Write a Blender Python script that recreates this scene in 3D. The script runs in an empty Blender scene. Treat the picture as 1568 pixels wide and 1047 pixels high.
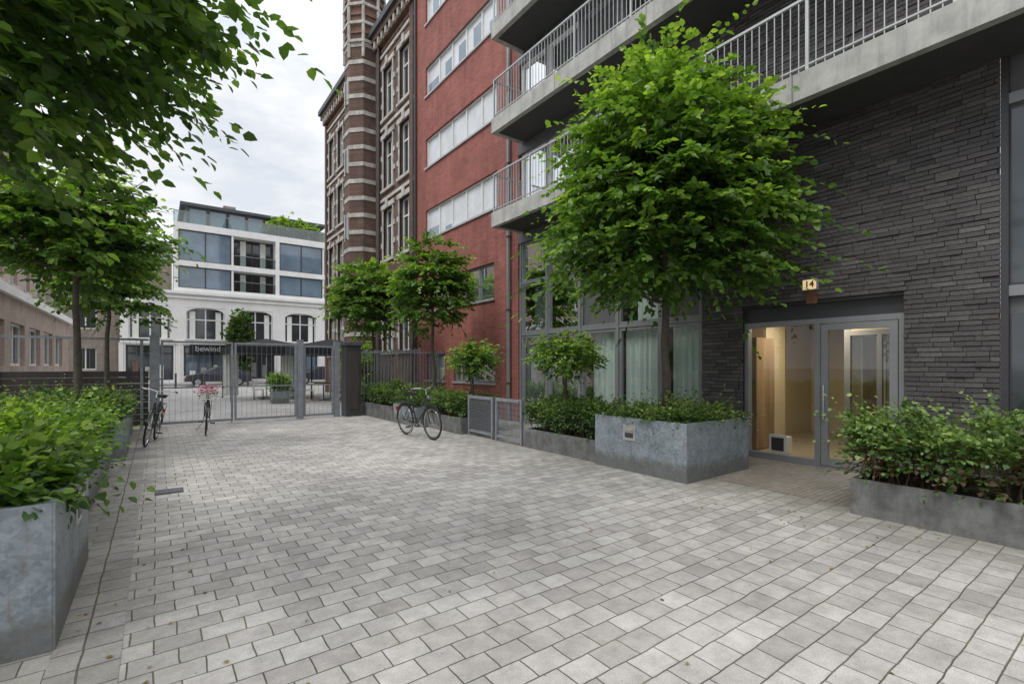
import bpy, math, random
import numpy as np
from mathutils import Vector
random.seed(7); RNG=np.random.default_rng(11)
scene=bpy.context.scene
scene.view_settings.view_transform='Standard'
try: scene.view_settings.look='None'
except Exception: pass
scene.view_settings.exposure=0; scene.view_settings.gamma=1

# ---------------------------------------------------------------- materials
def newmat(name):
    m=bpy.data.materials.new(name); m.use_nodes=True
    nt=m.node_tree; b=nt.nodes['Principled BSDF']
    return m,nt,nt.nodes,nt.links,b
def mixc(nt,fac,a,b,blend='MIX'):
    n=nt.nodes.new('ShaderNodeMix'); n.data_type='RGBA'; n.blend_type=blend
    def s(sock,v):
        if isinstance(v,(tuple,list)): sock.default_value=(v[0],v[1],v[2],1)
        elif isinstance(v,(int,float)): sock.default_value=v
        else: nt.links.new(v,sock)
    s(n.inputs[0],fac); s(n.inputs[6],a); s(n.inputs[7],b)
    return n.outputs[2]
def noise(nt,vec,scale,detail=4,rough=.55):
    n=nt.nodes.new('ShaderNodeTexNoise'); n.inputs['Scale'].default_value=scale
    n.inputs['Detail'].default_value=detail; n.inputs['Roughness'].default_value=rough
    if vec is not None: nt.links.new(vec,n.inputs['Vector'])
    return n.outputs['Fac']
def ramp(nt,fac,stops):
    r=nt.nodes.new('ShaderNodeValToRGB'); e=r.color_ramp.elements
    while len(e)<len(stops): e.new(.5)
    for i,(p,c) in enumerate(stops):
        e[i].position=p; e[i].color=(c,c,c,1) if isinstance(c,(int,float)) else (c[0],c[1],c[2],1)
    nt.links.new(fac,r.inputs[0]); return r.outputs[0]
def objco(nt):
    t=nt.nodes.new('ShaderNodeTexCoord'); return t.outputs['Object']
def bump(nt,h,strength,dist,bs):
    n=nt.nodes.new('ShaderNodeBump'); n.inputs['Strength'].default_value=strength
    n.inputs['Distance'].default_value=dist; nt.links.new(h,n.inputs['Height'])
    nt.links.new(n.outputs[0],bs.inputs['Normal'])
def pmat(name,col,rough=.7,ns=4,var=.25,bp=0.0,metal=0.0,bscale=60,streak=False,spec=.5,drip=0):
    m,nt,N,L,b=newmat(name); co=objco(nt)
    if streak:
        mp=N.new('ShaderNodeMapping'); mp.inputs['Scale'].default_value=(1,1,.15); L.new(co,mp.inputs[0]); v=mp.outputs[0]
    else: v=co
    f=noise(nt,v,ns,6,.65); f=ramp(nt,f,[(.3,0),(.7,1)])
    lo=tuple(c*(1-var) for c in col); hi=tuple(min(1,c*(1+var*.7)) for c in col)
    c=mixc(nt,f,lo,hi)
    if drip:
        mp=N.new('ShaderNodeMapping'); mp.inputs['Scale'].default_value=(5,5,.5); L.new(co,mp.inputs[0])
        c=mixc(nt,ramp(nt,noise(nt,mp.outputs[0],1.5,6,.7),[(.50,0),(.72,drip)]),c,tuple(x*.38 for x in col))
    L.new(c,b.inputs['Base Color'])
    b.inputs['Roughness'].default_value=rough; b.inputs['Metallic'].default_value=metal
    b.inputs['Specular IOR Level'].default_value=spec
    if bp: bump(nt,noise(nt,co,bscale,4),bp,.01,b)
    return m
def brickmat(name,c1,c2,mortar,bw,bh,ms=.01,bp=.5,var=.3,rough=.85,bias=0):
    m,nt,N,L,b=newmat(name); co=objco(nt)
    s=N.new('ShaderNodeSeparateXYZ'); L.new(co,s.inputs[0])
    ad=N.new('ShaderNodeMath'); ad.operation='ADD'; L.new(s.outputs[0],ad.inputs[0]); L.new(s.outputs[1],ad.inputs[1])
    c=N.new('ShaderNodeCombineXYZ'); L.new(ad.outputs[0],c.inputs[0]); L.new(s.outputs[2],c.inputs[1])
    t=N.new('ShaderNodeTexBrick'); L.new(c.outputs[0],t.inputs['Vector'])
    t.inputs['Scale'].default_value=1; t.inputs['Brick Width'].default_value=bw; t.inputs['Row Height'].default_value=bh
    t.inputs['Mortar Size'].default_value=ms; t.inputs['Mortar Smooth'].default_value=.2; t.inputs['Bias'].default_value=bias
    for k,cc in (('Color1',c1),('Color2',c2),('Mortar',mortar)): t.inputs[k].default_value=(*cc,1)
    f=ramp(nt,noise(nt,co,1.1,6,.7),[(.3,1-var),(.7,1+var*.4)])
    c=mixc(nt,1.0,t.outputs[0],f,'MULTIPLY')
    mp=N.new('ShaderNodeMapping'); mp.inputs['Scale'].default_value=(2.5,2.5,.25); L.new(co,mp.inputs[0])
    c=mixc(nt,1.0,c,ramp(nt,noise(nt,mp.outputs[0],1.2,6,.7),[(.35,.80),(.6,1.05)]),'MULTIPLY')
    L.new(c,b.inputs['Base Color'])
    b.inputs['Roughness'].default_value=rough
    inv=N.new('ShaderNodeMath'); inv.operation='SUBTRACT'; inv.inputs[0].default_value=1; L.new(t.outputs['Fac'],inv.inputs[1])
    a2=N.new('ShaderNodeMath'); a2.operation='MULTIPLY_ADD'; L.new(noise(nt,co,40,4),a2.inputs[0]); a2.inputs[1].default_value=.5; L.new(inv.outputs[0],a2.inputs[2])
    bump(nt,a2.outputs[0],bp,.008,b)
    return m
def pavemat(name,c1,c2,bw,bh,joint,moss,ms=.0045,off=.5,rot=0,stain=1.0):
    m,nt,N,L,b=newmat(name); co=objco(nt)
    mp=N.new('ShaderNodeMapping'); mp.inputs['Rotation'].default_value=(0,0,rot); L.new(co,mp.inputs[0])
    wn=N.new('ShaderNodeTexNoise'); wn.inputs['Scale'].default_value=4.2; wn.inputs['Detail'].default_value=3; L.new(co,wn.inputs['Vector'])
    wv=N.new('ShaderNodeVectorMath'); wv.operation='MULTIPLY_ADD'; L.new(wn.outputs['Color'],wv.inputs[0]); wv.inputs[1].default_value=(.024,.024,0); L.new(mp.outputs[0],wv.inputs[2])
    t=N.new('ShaderNodeTexBrick'); L.new(wv.outputs[0],t.inputs['Vector']); t.offset=off
    t.inputs['Scale'].default_value=1; t.inputs['Brick Width'].default_value=bw; t.inputs['Row Height'].default_value=bh
    t.inputs['Mortar Size'].default_value=ms; t.inputs['Mortar Smooth'].default_value=.5; t.inputs['Bias'].default_value=.15
    t.inputs['Color1'].default_value=(*c1,1); t.inputs['Color2'].default_value=(*c2,1)
    jf=ramp(nt,noise(nt,co,.9,5,.7),[(.45,0),(.62,1)])
    L.new(mixc(nt,jf,joint,moss),t.inputs['Mortar'])
    big=ramp(nt,noise(nt,co,.45,8,.72),[(.34,.70),(.64,1.10)])
    c=mixc(nt,stain,t.outputs[0],big,'MULTIPLY')
    mid=ramp(nt,noise(nt,co,6.5,6,.75),[(.34,.78),(.62,1.07)])
    c=mixc(nt,1.0,c,mid,'MULTIPLY')
    fine=ramp(nt,noise(nt,co,150,3,.7),[(.32,.74),(.68,1.2)])
    c=mixc(nt,1.0,c,fine,'MULTIPLY')
    mf=ramp(nt,noise(nt,co,1.25,9,.78),[(.56,0),(.74,.5)])
    c=mixc(nt,mf,c,moss)
    # dirt and moss collect along the planter lines on both sides
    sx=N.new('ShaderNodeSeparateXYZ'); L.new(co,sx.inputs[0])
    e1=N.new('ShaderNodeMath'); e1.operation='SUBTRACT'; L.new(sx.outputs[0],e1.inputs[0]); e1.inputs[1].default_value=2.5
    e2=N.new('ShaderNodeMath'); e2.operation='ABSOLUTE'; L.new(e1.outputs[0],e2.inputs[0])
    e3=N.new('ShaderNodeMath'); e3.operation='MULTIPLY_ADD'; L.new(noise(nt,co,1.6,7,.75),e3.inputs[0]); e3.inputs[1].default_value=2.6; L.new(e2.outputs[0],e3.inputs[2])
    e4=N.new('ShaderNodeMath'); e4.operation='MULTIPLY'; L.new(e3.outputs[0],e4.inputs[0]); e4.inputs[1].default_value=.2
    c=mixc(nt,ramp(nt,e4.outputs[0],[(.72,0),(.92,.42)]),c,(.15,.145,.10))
    st=ramp(nt,noise(nt,co,17,4,.6),[(.66,0),(.76,.45)])
    c=mixc(nt,st,c,(.10,.09,.075))
    wh=N.new('ShaderNodeTexVoronoi'); wh.inputs['Scale'].default_value=5.5; L.new(co,wh.inputs['Vector'])
    c=mixc(nt,ramp(nt,wh.outputs['Distance'],[(.03,.55),(.05,0)]),c,(.10,.095,.085))
    L.new(c,b.inputs['Base Color']); b.inputs['Roughness'].default_value=.78
    inv=N.new('ShaderNodeMath'); inv.operation='SUBTRACT'; inv.inputs[0].default_value=1; L.new(t.outputs['Fac'],inv.inputs[1])
    a2=N.new('ShaderNodeMath'); a2.operation='MULTIPLY_ADD'; L.new(noise(nt,co,90,4),a2.inputs[0]); a2.inputs[1].default_value=.4; L.new(inv.outputs[0],a2.inputs[2])
    bump(nt,a2.outputs[0],.8,.008,b)
    return m
def leafmat(name,stops,trans=.38,tb=(1.6,1.7,.6)):
    m,nt,N,L,b=newmat(name)
    a=N.new('ShaderNodeAttribute'); a.attribute_name='tint'
    c=ramp(nt,a.outputs['Fac'],stops)
    L.new(c,b.inputs['Base Color']); b.inputs['Roughness'].default_value=.42; b.inputs['Specular IOR Level'].default_value=.45
    tr=N.new('ShaderNodeBsdfTranslucent')
    L.new(mixc(nt,1.0,c,tb,'MULTIPLY'),tr.inputs[0])
    mx=N.new('ShaderNodeMixShader'); mx.inputs[0].default_value=trans
    L.new(b.outputs[0],mx.inputs[1]); L.new(tr.outputs[0],mx.inputs[2]); L.new(mx.outputs[0],N['Material Output'].inputs[0])
    return m
def glassmat(name,tint,base=0.08,fr=.75):
    m,nt,N,L,b=newmat(name)
    tr=N.new('ShaderNodeBsdfTransparent'); tr.inputs[0].default_value=(*tint,1)
    gl=N.new('ShaderNodeBsdfGlossy'); gl.inputs[0].default_value=(.95,.97,1,1); gl.inputs[1].default_value=.015
    lw=N.new('ShaderNodeLayerWeight'); lw.inputs[0].default_value=.3
    ad=N.new('ShaderNodeMath'); ad.operation='MULTIPLY_ADD'; L.new(lw.outputs['Fresnel'],ad.inputs[0]); ad.inputs[1].default_value=fr; ad.inputs[2].default_value=base; ad.use_clamp=True
    mx=N.new('ShaderNodeMixShader'); L.new(ad.outputs[0],mx.inputs[0]); L.new(tr.outputs[0],mx.inputs[1]); L.new(gl.outputs[0],mx.inputs[2])
    L.new(mx.outputs[0],N['Material Output'].inputs[0]); return m
def tintmat(name,stops,rough=.8,bp=.4,bs=50):
    m,nt,N,L,b=newmat(name); co=objco(nt)
    a=N.new('ShaderNodeAttribute'); a.attribute_name='tint'
    c=ramp(nt,a.outputs['Fac'],stops)
    f=ramp(nt,noise(nt,co,30,4,.7),[(.3,.75),(.7,1.25)])
    c=mixc(nt,1.0,c,f,'MULTIPLY')
    f2=ramp(nt,noise(nt,co,.8,6,.7),[(.3,.82),(.7,1.18)])
    L.new(mixc(nt,1.0,c,f2,'MULTIPLY'),b.inputs['Base Color']); b.inputs['Roughness'].default_value=rough
    bump(nt,noise(nt,co,bs,5),bp,.01,b); return m
def emis(name,col,s):
    m,nt,N,L,b=newmat(name); b.inputs['Base Color'].default_value=(*col,1)
    b.inputs['Emission Color'].default_value=(*col,1); b.inputs['Emission Strength'].default_value=s; return m

def zincmat():
    m,nt,N,L,b=newmat('galvanised_zinc'); co=objco(nt)
    v=N.new('ShaderNodeTexVoronoi'); v.inputs['Scale'].default_value=38; L.new(co,v.inputs['Vector'])
    sp=N.new('ShaderNodeSeparateColor'); L.new(v.outputs['Color'],sp.inputs[0])
    f=ramp(nt,noise(nt,co,5,8,.75),[(.32,0),(.68,1)])
    c=mixc(nt,f,(.15,.18,.20),(.29,.335,.365))
    c=mixc(nt,1.0,c,ramp(nt,sp.outputs[0],[(0,.80),(1,1.18)]),'MULTIPLY')
    mp=N.new('ShaderNodeMapping'); mp.inputs['Scale'].default_value=(6,6,.5); L.new(co,mp.inputs[0])
    c=mixc(nt,ramp(nt,noise(nt,mp.outputs[0],1.6,5,.7),[(.60,0),(.76,.8)]),c,(.22,.12,.045))
    c=mixc(nt,ramp(nt,noise(nt,co,1.3,6,.7),[(.45,0),(.75,.6)]),c,(.38,.41,.43))
    s=N.new('ShaderNodeSeparateXYZ'); L.new(co,s.inputs[0])
    ad=N.new('ShaderNodeMath'); ad.operation='MULTIPLY_ADD'; L.new(noise(nt,co,7,5,.7),ad.inputs[0]); ad.inputs[1].default_value=-.3; L.new(s.outputs[2],ad.inputs[2])
    c=mixc(nt,ramp(nt,ad.outputs[0],[(0,.7),(.10,0)]),c,(.12,.115,.10))
    L.new(c,b.inputs['Base Color']); b.inputs['Roughness'].default_value=.5; b.inputs['Metallic'].default_value=.2
    bump(nt,noise(nt,co,9,3),.15,.01,b); return m

M={}
M['zinc']=zincmat()
M['lowplanter']=pmat('weathered_grey_steel',(.15,.15,.145),.65,5,.55,.3,drip=.6)
M['soil']=pmat('soil',(.045,.032,.022),.95,20,.5,.6)
M['pave']=pavemat('concrete_pavers',(.33,.31,.287),(.49,.465,.435),.215,.165,(.09,.082,.07),(.16,.155,.085))
M['border']=pavemat('border_pavers',(.31,.29,.27),(.40,.38,.36),.30,.20,(.10,.09,.08),(.12,.13,.06),.006,0)
M['redpave']=pavemat('clinker_pavers',(.29,.24,.22),(.38,.33,.31),.20,.065,(.13,.12,.11),(.12,.13,.06),.004,.5)
M['street']=pavemat('street_setts',(.34,.33,.32),(.44,.43,.41),.2,.12,(.16,.15,.14),(.16,.15,.12))
M['ground']=pmat('ground_surface',(.20,.195,.185),.9,.5,.3)
M['dbrick']=tintmat('dark_clinker_brick',[(0,(.042,.038,.038)),(.5,(.076,.069,.069)),(1,(.135,.123,.12))],.6,.7,70)
M['dmortar']=pmat('dark_mortar',(.03,.028,.028),.9)
M['redbrick']=brickmat('red_brick',(.36,.105,.08),(.27,.072,.058),(.25,.17,.145),.22,.07,.007,.4,.28)
M['oldbrick']=brickmat('old_brown_brick',(.165,.092,.064),(.10,.06,.047),(.12,.095,.08),.22,.07,.008,.4,.45)
M['pinkbrick']=brickmat('pale_pink_brick',(.46,.35,.29),(.38,.28,.23),(.4,.35,.31),.22,.07,.009,.3,.25)
M['stone']=pmat('white_stone',(.48,.45,.41),.85,3,.4,.2,drip=.7)
M['redstone']=pmat('sandstone_trim',(.20,.115,.08),.85,3,.35,.2)
M['concrete']=pmat('cast_concrete',(.41,.405,.38),.8,2.5,.3,.2,drip=.55)
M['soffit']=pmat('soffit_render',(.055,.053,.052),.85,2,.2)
M['seam']=pmat('joint_sealant',(.12,.12,.12),.85,2,.2)
M['panel']=pmat('grey_metal_panel',(.125,.125,.132),.5,3,.12,metal=.2)
M['alu']=pmat('grey_aluminium_frame',(.25,.255,.265),.42,3,.1,metal=.35)
M['dkframe']=pmat('dark_frame',(.045,.045,.05),.4,3,.1)
M['rail']=pmat('light_grey_steel',(.42,.43,.43),.45,6,.15,metal=.3)
M['gate']=pmat('grey_painted_steel',(.24,.255,.28),.5,6,.25,metal=.2)
M['white']=pmat('white_render',(.80,.79,.77),.8,1.2,.08,drip=.12)
M['whiteframe']=pmat('white_frame',(.72,.72,.70),.5,5,.08)
M['blind']=pmat('window_blind',(.62,.64,.66),.25,1.5,.18,spec=.6)
M['curtain']=pmat('curtain_fabric',(.82,.83,.78),.9,2,.06)
M['glass']=glassmat('clear_glass',(.90,.93,.92),.03,.6)
M['tglass']=glassmat('tinted_glass',(.70,.78,.77),.07,.8)
M['dglass']=pmat('dark_window_glass',(.04,.048,.055),.06,.6,.5,spec=.9)
M['bglass']=pmat('blue_window_glass',(.16,.22,.28),.05,.4,.4,spec=1.0)
M['room']=pmat('dark_room',(.09,.085,.08),.9,1,.2)
M['slate']=pmat('slate_roof',(.07,.075,.085),.6,6,.3,.3)
M['cream']=pmat('cream_wall',(.55,.46,.31),.8,1.5,.06)
M['oak']=pmat('oak_wood',(.28,.185,.105),.5,6,.3,streak=True)
M['tile']=pmat('beige_tile',(.36,.31,.24),.3,3,.15)
M['bark']=pmat('grey_bark',(.085,.072,.055),.9,14,.4,.8,bscale=30)
M['twig']=pmat('hedge_stems',(.07,.045,.03),.9,10,.3)
M['black']=pmat('black_rubber',(.018,.018,.018),.6,5,.2)
M['blackpaint']=pmat('black_gloss_paint',(.02,.02,.022),.25,5,.2)
M['chrome']=pmat('brushed_metal',(.55,.55,.55),.25,8,.1,metal=.9)
M['pink']=pmat('pink_petals',(.72,.25,.38),.7,20,.5)
M['redp']=pmat('red_reflector',(.6,.03,.02),.3)
M['carpaint']=pmat('dark_car_paint',(.03,.035,.045),.2,3,.1,spec=.8)
M['canvas']=pmat('dark_canvas',(.028,.029,.032),.9,2,.2,spec=.2)
M['wood']=pmat('dark_stained_wood',(.055,.045,.04),.7,8,.4,streak=True)
M['brown']=brickmat('brown_brick',(.34,.28,.23),(.28,.22,.18),(.3,.27,.24),.22,.07)
M['lamp']=emis('lamp_glass',(1,.85,.62),4)
M['numlight']=emis('lit_number_panel',(.90,.68,.36),.5)
M['text']=pmat('white_lettering',(.95,.93,.88),.6)
M['rust']=pmat('rust_stain',(.16,.07,.04),.8,9,.4)
M['plate']=pmat('steel_plate',(.50,.50,.48),.35,8,.2,metal=.5)
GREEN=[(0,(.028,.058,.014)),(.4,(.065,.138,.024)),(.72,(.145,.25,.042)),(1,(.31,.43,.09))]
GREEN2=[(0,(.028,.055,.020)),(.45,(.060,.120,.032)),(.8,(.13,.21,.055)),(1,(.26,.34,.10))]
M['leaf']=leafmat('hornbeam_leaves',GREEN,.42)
M['leafh']=leafmat('hedge_leaves',GREEN2,.3)
M['litter']=leafmat('fallen_leaves',[(0,(.12,.07,.02)),(.6,(.28,.2,.05)),(1,(.2,.26,.06))],.2)
M['leafbr']=leafmat('bronze_hedge_leaves',[(0,(.06,.035,.02)),(.26,(.13,.08,.05)),(.38,(.055,.11,.03)),(.7,(.11,.19,.05)),(1,(.28,.38,.12))],.3)

# ---------------------------------------------------------------- mesh builder
class MB:
    def __init__(s): s.v=[];s.f=[];s.m=[];s.t=[];s.mats=[]
    def mi(s,k):
        if k not in s.mats: s.mats.append(k)
        return s.mats.index(k)
    def add(s,vs,fs,k,t=0.5):
        o=len(s.v); s.v+= [tuple(p) for p in vs]; i=s.mi(k)
        for f in fs: s.f.append(tuple(o+a for a in f)); s.m.append(i); s.t.append(t)
    def box(s,x0,x1,y0,y1,z0,z1,k,t=.5):
        if x0>x1:x0,x1=x1,x0
        if y0>y1:y0,y1=y1,y0
        if z0>z1:z0,z1=z1,z0
        s.add([(x0,y0,z0),(x1,y0,z0),(x1,y1,z0),(x0,y1,z0),(x0,y0,z1),(x1,y0,z1),(x1,y1,z1),(x0,y1,z1)],
              [(0,3,2,1),(4,5,6,7),(0,1,5,4),(1,2,6,5),(2,3,7,6),(3,0,4,7)],k,t)
    def quad(s,a,b,c,d,k,t=.5): s.add([a,b,c,d],[(0,1,2,3)],k,t)
    def tube(s,pts,rad,k,n=7,cap=True):
        pts=[Vector(p) for p in pts]; 
        if isinstance(rad,(int,float)): rad=[rad]*len(pts)
        vs=[];fs=[]; up=None
        for i,p in enumerate(pts):
            d=(pts[min(i+1,len(pts)-1)]-pts[max(i-1,0)]).normalized()
            if up is None:
                up=d.orthogonal().normalized()
            a=(up-d*up.dot(d))
            a=a.normalized() if a.length>1e-6 else d.orthogonal().normalized()
            up=a; b=d.cross(a)
            for j in range(n):
                th=2*math.pi*j/n; vs.append(p+(a*math.cos(th)+b*math.sin(th))*rad[i])
        for i in range(len(pts)-1):
            for j in range(n):
                fs.append((i*n+j,i*n+(j+1)%n,(i+1)*n+(j+1)%n,(i+1)*n+j))
        if cap: fs.append(tuple(range(n))[::-1]); fs.append(tuple((len(pts)-1)*n+j for j in range(n)))
        s.add(vs,fs,k)
    def torus(s,c,u,w,R,r,k,n=32,q=6):
        c=Vector(c);u=Vector(u).normalized();w=Vector(w).normalized();ax=u.cross(w)
        vs=[];fs=[]
        for i in range(n):
            a=2*math.pi*i/n; d=u*math.cos(a)+w*math.sin(a)
            for j in range(q):
                b=2*math.pi*j/q; vs.append(c+d*(R+r*math.cos(b))+ax*r*math.sin(b))
        for i in range(n):
            for j in range(q):
                fs.append((i*q+j,((i+1)%n)*q+j,((i+1)%n)*q+(j+1)%q,i*q+(j+1)%q))
        s.add(vs,fs,k)
    def build(s,name,parent=None,smooth=False,bevel=0):
        me=bpy.data.meshes.new(name); me.from_pydata(s.v,[],s.f)
        for k in s.mats: me.materials.append(M[k])
        me.polygons.foreach_set('material_index',s.m)
        at=me.attributes.new('tint','FLOAT','FACE'); at.data.foreach_set('value',s.t)
        if smooth: me.polygons.foreach_set('use_smooth',[True]*len(s.f))
        me.update()
        o=bpy.data.objects.new(name,me); scene.collection.objects.link(o)
        if parent: o.parent=parent
        if bevel:
            b=o.modifiers.new('bevel','BEVEL'); b.width=bevel; b.segments=2; b.limit_method='ANGLE'
        return o
def empty(name):
    e=bpy.data.objects.new(name,None); scene.collection.objects.link(e); e.empty_display_size=.2; return e

# facade helpers -------------------------------------------------
class Fac:
    """axis 'x': wall plane X=P, looking in from -X (sgn 1) ; axis 'y': plane Y=P"""
    def __init__(s,mb,axis,P,sgn=1): s.mb=mb;s.a=axis;s.P=P;s.s=sgn
    def pt(s,u,d,z):
        return (s.P+s.s*d,u,z) if s.a=='x' else (u,s.P+s.s*d,z)
    def box(s,u0,u1,d0,d1,z0,z1,k,t=.5):
        a=s.pt(u0,d0,z0); b=s.pt(u1,d1,z1); s.mb.box(a[0],b[0],a[1],b[1],a[2],b[2],k,t)
    def wall(s,u0,u1,z0,z1,ops,depth,k):
        us=sorted(set([u0,u1]+[o[0] for o in ops]+[o[1] for o in ops])); zs=sorted(set([z0,z1]+[o[2] for o in ops]+[o[3] for o in ops]))
        us=[u for u in us if u0<=u<=u1]; zs=[z for z in zs if z0<=z<=z1]
        for i in range(len(us)-1):
            for j in range(len(zs)-1):
                cu=(us[i]+us[i+1])/2; cz=(zs[j]+zs[j+1])/2
                if any(o[0]<cu<o[1] and o[2]<cz<o[3] for o in ops): continue
                s.mb.quad(s.pt(us[i],0,zs[j]),s.pt(us[i+1],0,zs[j]),s.pt(us[i+1],0,zs[j+1]),s.pt(us[i],0,zs[j+1]),k)
        for a,b,c,d in [o[:4] for o in ops]:
            for p,q in (((a,c),(a,d)),((b,c),(b,d)),((a,c),(b,c)),((a,d),(b,d))):
                s.mb.quad(s.pt(p[0],0,p[1]),s.pt(q[0],0,q[1]),s.pt(q[0],depth,q[1]),s.pt(p[0],depth,p[1]),k)
    def win(s,a,b,c,d,rec,kf,kg,nx=1,nz=1,fw=.06,zs=None):
        s.box(a,a+fw,rec-.05,rec+.02,c,d,kf); s.box(b-fw,b,rec-.05,rec+.02,c,d,kf)
        s.box(a+fw,b-fw,rec-.05,rec+.02,c,c+fw,kf); s.box(a+fw,b-fw,rec-.05,rec+.02,d-fw,d,kf)
        for i in range(1,nx):
            u=a+(b-a)*i/nx; s.box(u-fw/2,u+fw/2,rec-.047,rec+.018,c+fw,d-fw,kf)
        for z in (zs if zs is not None else [c+(d-c)*i/nz for i in range(1,nz)]):
            s.box(a+fw,b-fw,rec-.044,rec+.016,z-fw/2,z+fw/2,kf)
        s.mb.quad(s.pt(a+.01,rec,c+.01),s.pt(b-.01,rec,c+.01),s.pt(b-.01,rec,d-.01),s.pt(a+.01,rec,d-.01),kg)
def curtain(mb,F,u0,u1,dep,z0,z1,k='curtain'):
    n=int((u1-u0)/.025)+2; vs=[];fs=[]; ph=random.random()*6
    for i in range(n):
        u=u0+(u1-u0)*i/(n-1); d=dep+.03*math.sin(u*42+ph+math.sin(u*9))+.012*math.sin(u*91)
        vs+= [F.pt(u,d,z0),F.pt(u,d,z1)]
    for i in range(n-1): fs.append((2*i,2*i+2,2*i+3,2*i+1))
    mb.add(vs,fs,k)

# ---------------------------------------------------------------- leaves
def norm(a): return a/np.maximum(np.linalg.norm(a,axis=-1,keepdims=True),1e-9)
def leaf_mesh(name,pos,dirv,nrm,size,tint,mat,parent=None,wid=.34):
    n=len(pos); dirv=norm(dirv); side=norm(np.cross(nrm,dirv)); nn=np.cross(dirv,side)
    S=size[:,None]; w=S*wid
    V=np.empty((n,6,3))
    V[:,0]=pos
    V[:,1]=pos+dirv*S*.32+side*w+nn*S*.07
    V[:,2]=pos+dirv*S*.68+side*w*.8+nn*S*.02
    V[:,3]=pos+dirv*S-nn*S*.14
    V[:,4]=pos+dirv*S*.68-side*w*.8+nn*S*.02
    V[:,5]=pos+dirv*S*.32-side*w+nn*S*.07
    me=bpy.data.meshes.new(name); me.vertices.add(n*6); me.vertices.foreach_set('co',V.reshape(-1).astype(np.float32))
    base=(np.arange(n)*6)[:,None]
    F=np.concatenate([base+np.array([0,3,2,1]),base+np.array([0,5,4,3])],axis=1).reshape(-1)
    me.loops.add(n*8); me.loops.foreach_set('vertex_index',F.astype(np.int32))
    me.polygons.add(n*2); me.polygons.foreach_set('loop_start',(np.arange(n*2)*4).astype(np.int32))
    me.update(calc_edges=True); me.validate()
    at=me.attributes.new('tint','FLOAT','FACE'); at.data.foreach_set('value',np.repeat(np.clip(tint,0,1),2).astype(np.float32))
    me.materials.append(M[mat])
    o=bpy.data.objects.new(name,me); scene.collection.objects.link(o)
    if parent: o.parent=parent
    return o
def sprays(P,D,L,k,size,tb,droop=.25):
    n=len(P); D=norm(D); up=np.array([0,0,1.]); side=norm(np.cross(D,up)+1e-4); roll=RNG.normal(0,.35,(n,1))
    nr=norm(np.cross(side,D)+side*roll); 
    t=np.linspace(.12,1,k)[None,:,None]+RNG.uniform(-.04,.04,(n,k,1))
    Lp=L[:,None,None]
    pos=P[:,None]+D[:,None]*Lp*t; pos[...,2]-= (droop*Lp*t**2)[...,0]
    sg=np.where(np.arange(k)%2==0,1,-1)[None,:,None]
    dv=D[:,None]*(.35+.5*t)+side[:,None]*sg*(1.05-.6*t)+RNG.normal(0,.28,(n,k,3)); dv[...,2]-=.32
    nv=nr[:,None]+RNG.normal(0,.35,(n,k,3)); nv=np.where(nv[...,2:3]<0,-nv,nv)
    sz=size*(RNG.uniform(.6,1.25,(n,k)))*(1.05-.25*t[...,0])
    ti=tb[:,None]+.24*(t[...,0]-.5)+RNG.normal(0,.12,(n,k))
    r=lambda a:a.reshape(-1,3)
    return r(pos),r(dv),r(nv),sz.reshape(-1),ti.reshape(-1)
def lobes(u,seed,amp):
    r=np.random.default_rng(seed); s=np.zeros(len(u))
    for i in range(9):
        d=norm(r.normal(0,1,3)); s+= r.uniform(.5,1)*np.sin(u@d*r.uniform(3,8)+r.uniform(0,6))
    return 1+amp*s/3
def crown(name,parent,c,R,n,k,leaf,seed,tier=.36,expo=3.0,mat='leaf',Ls=.5,amp=.16,wisp=.09,tbase=.42,ztaper=.25,gap=.62):
    global RNG
    RNG=np.random.default_rng(seed); c=np.array(c);R=np.array(R)
    u=norm(RNG.normal(0,1,(n,3)))
    rad=1/np.power((np.abs(u)**expo).sum(1),1/expo)
    lo=lobes(u,seed,amp)
    rr=RNG.uniform(0,1,n)**.45*.93
    q=u*(rad*lo*rr)[:,None]
    tap=1-ztaper*np.clip(q[:,2],-1,1)-0.12*np.clip(-q[:,2]-.4,0,1)
    q[:,0]*=tap;q[:,1]*=tap
    P=c+q*R
    if tier: 
        zt=np.round(P[:,2]/tier)*tier; P[:,2]=P[:,2]*.28+zt*.72+RNG.normal(0,.03,n)
    out=norm(q*np.array([1,1,.35])+1e-5)
    D=out+RNG.normal(0,.42,(n,3)); D[:,2]=D[:,2]*.45+.12+.5*np.clip(q[:,2]-.2,0,1)
    L=Ls*RNG.uniform(.5,1.15,n); w=RNG.random(n)<wisp; L=np.where(w&(rr>.65),L*1.75,L)
    g=lobes(P*1.15,seed+5,1.0)-1; keep=(g>-gap)|(RNG.random(n)<.12)
    P,D,L,rr,q=P[keep],D[keep],L[keep],rr[keep],q[keep]
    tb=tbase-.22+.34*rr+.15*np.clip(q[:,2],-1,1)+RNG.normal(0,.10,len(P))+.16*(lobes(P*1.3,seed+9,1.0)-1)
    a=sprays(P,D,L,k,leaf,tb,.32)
    return leaf_mesh(name,*a,mat,parent)
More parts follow.
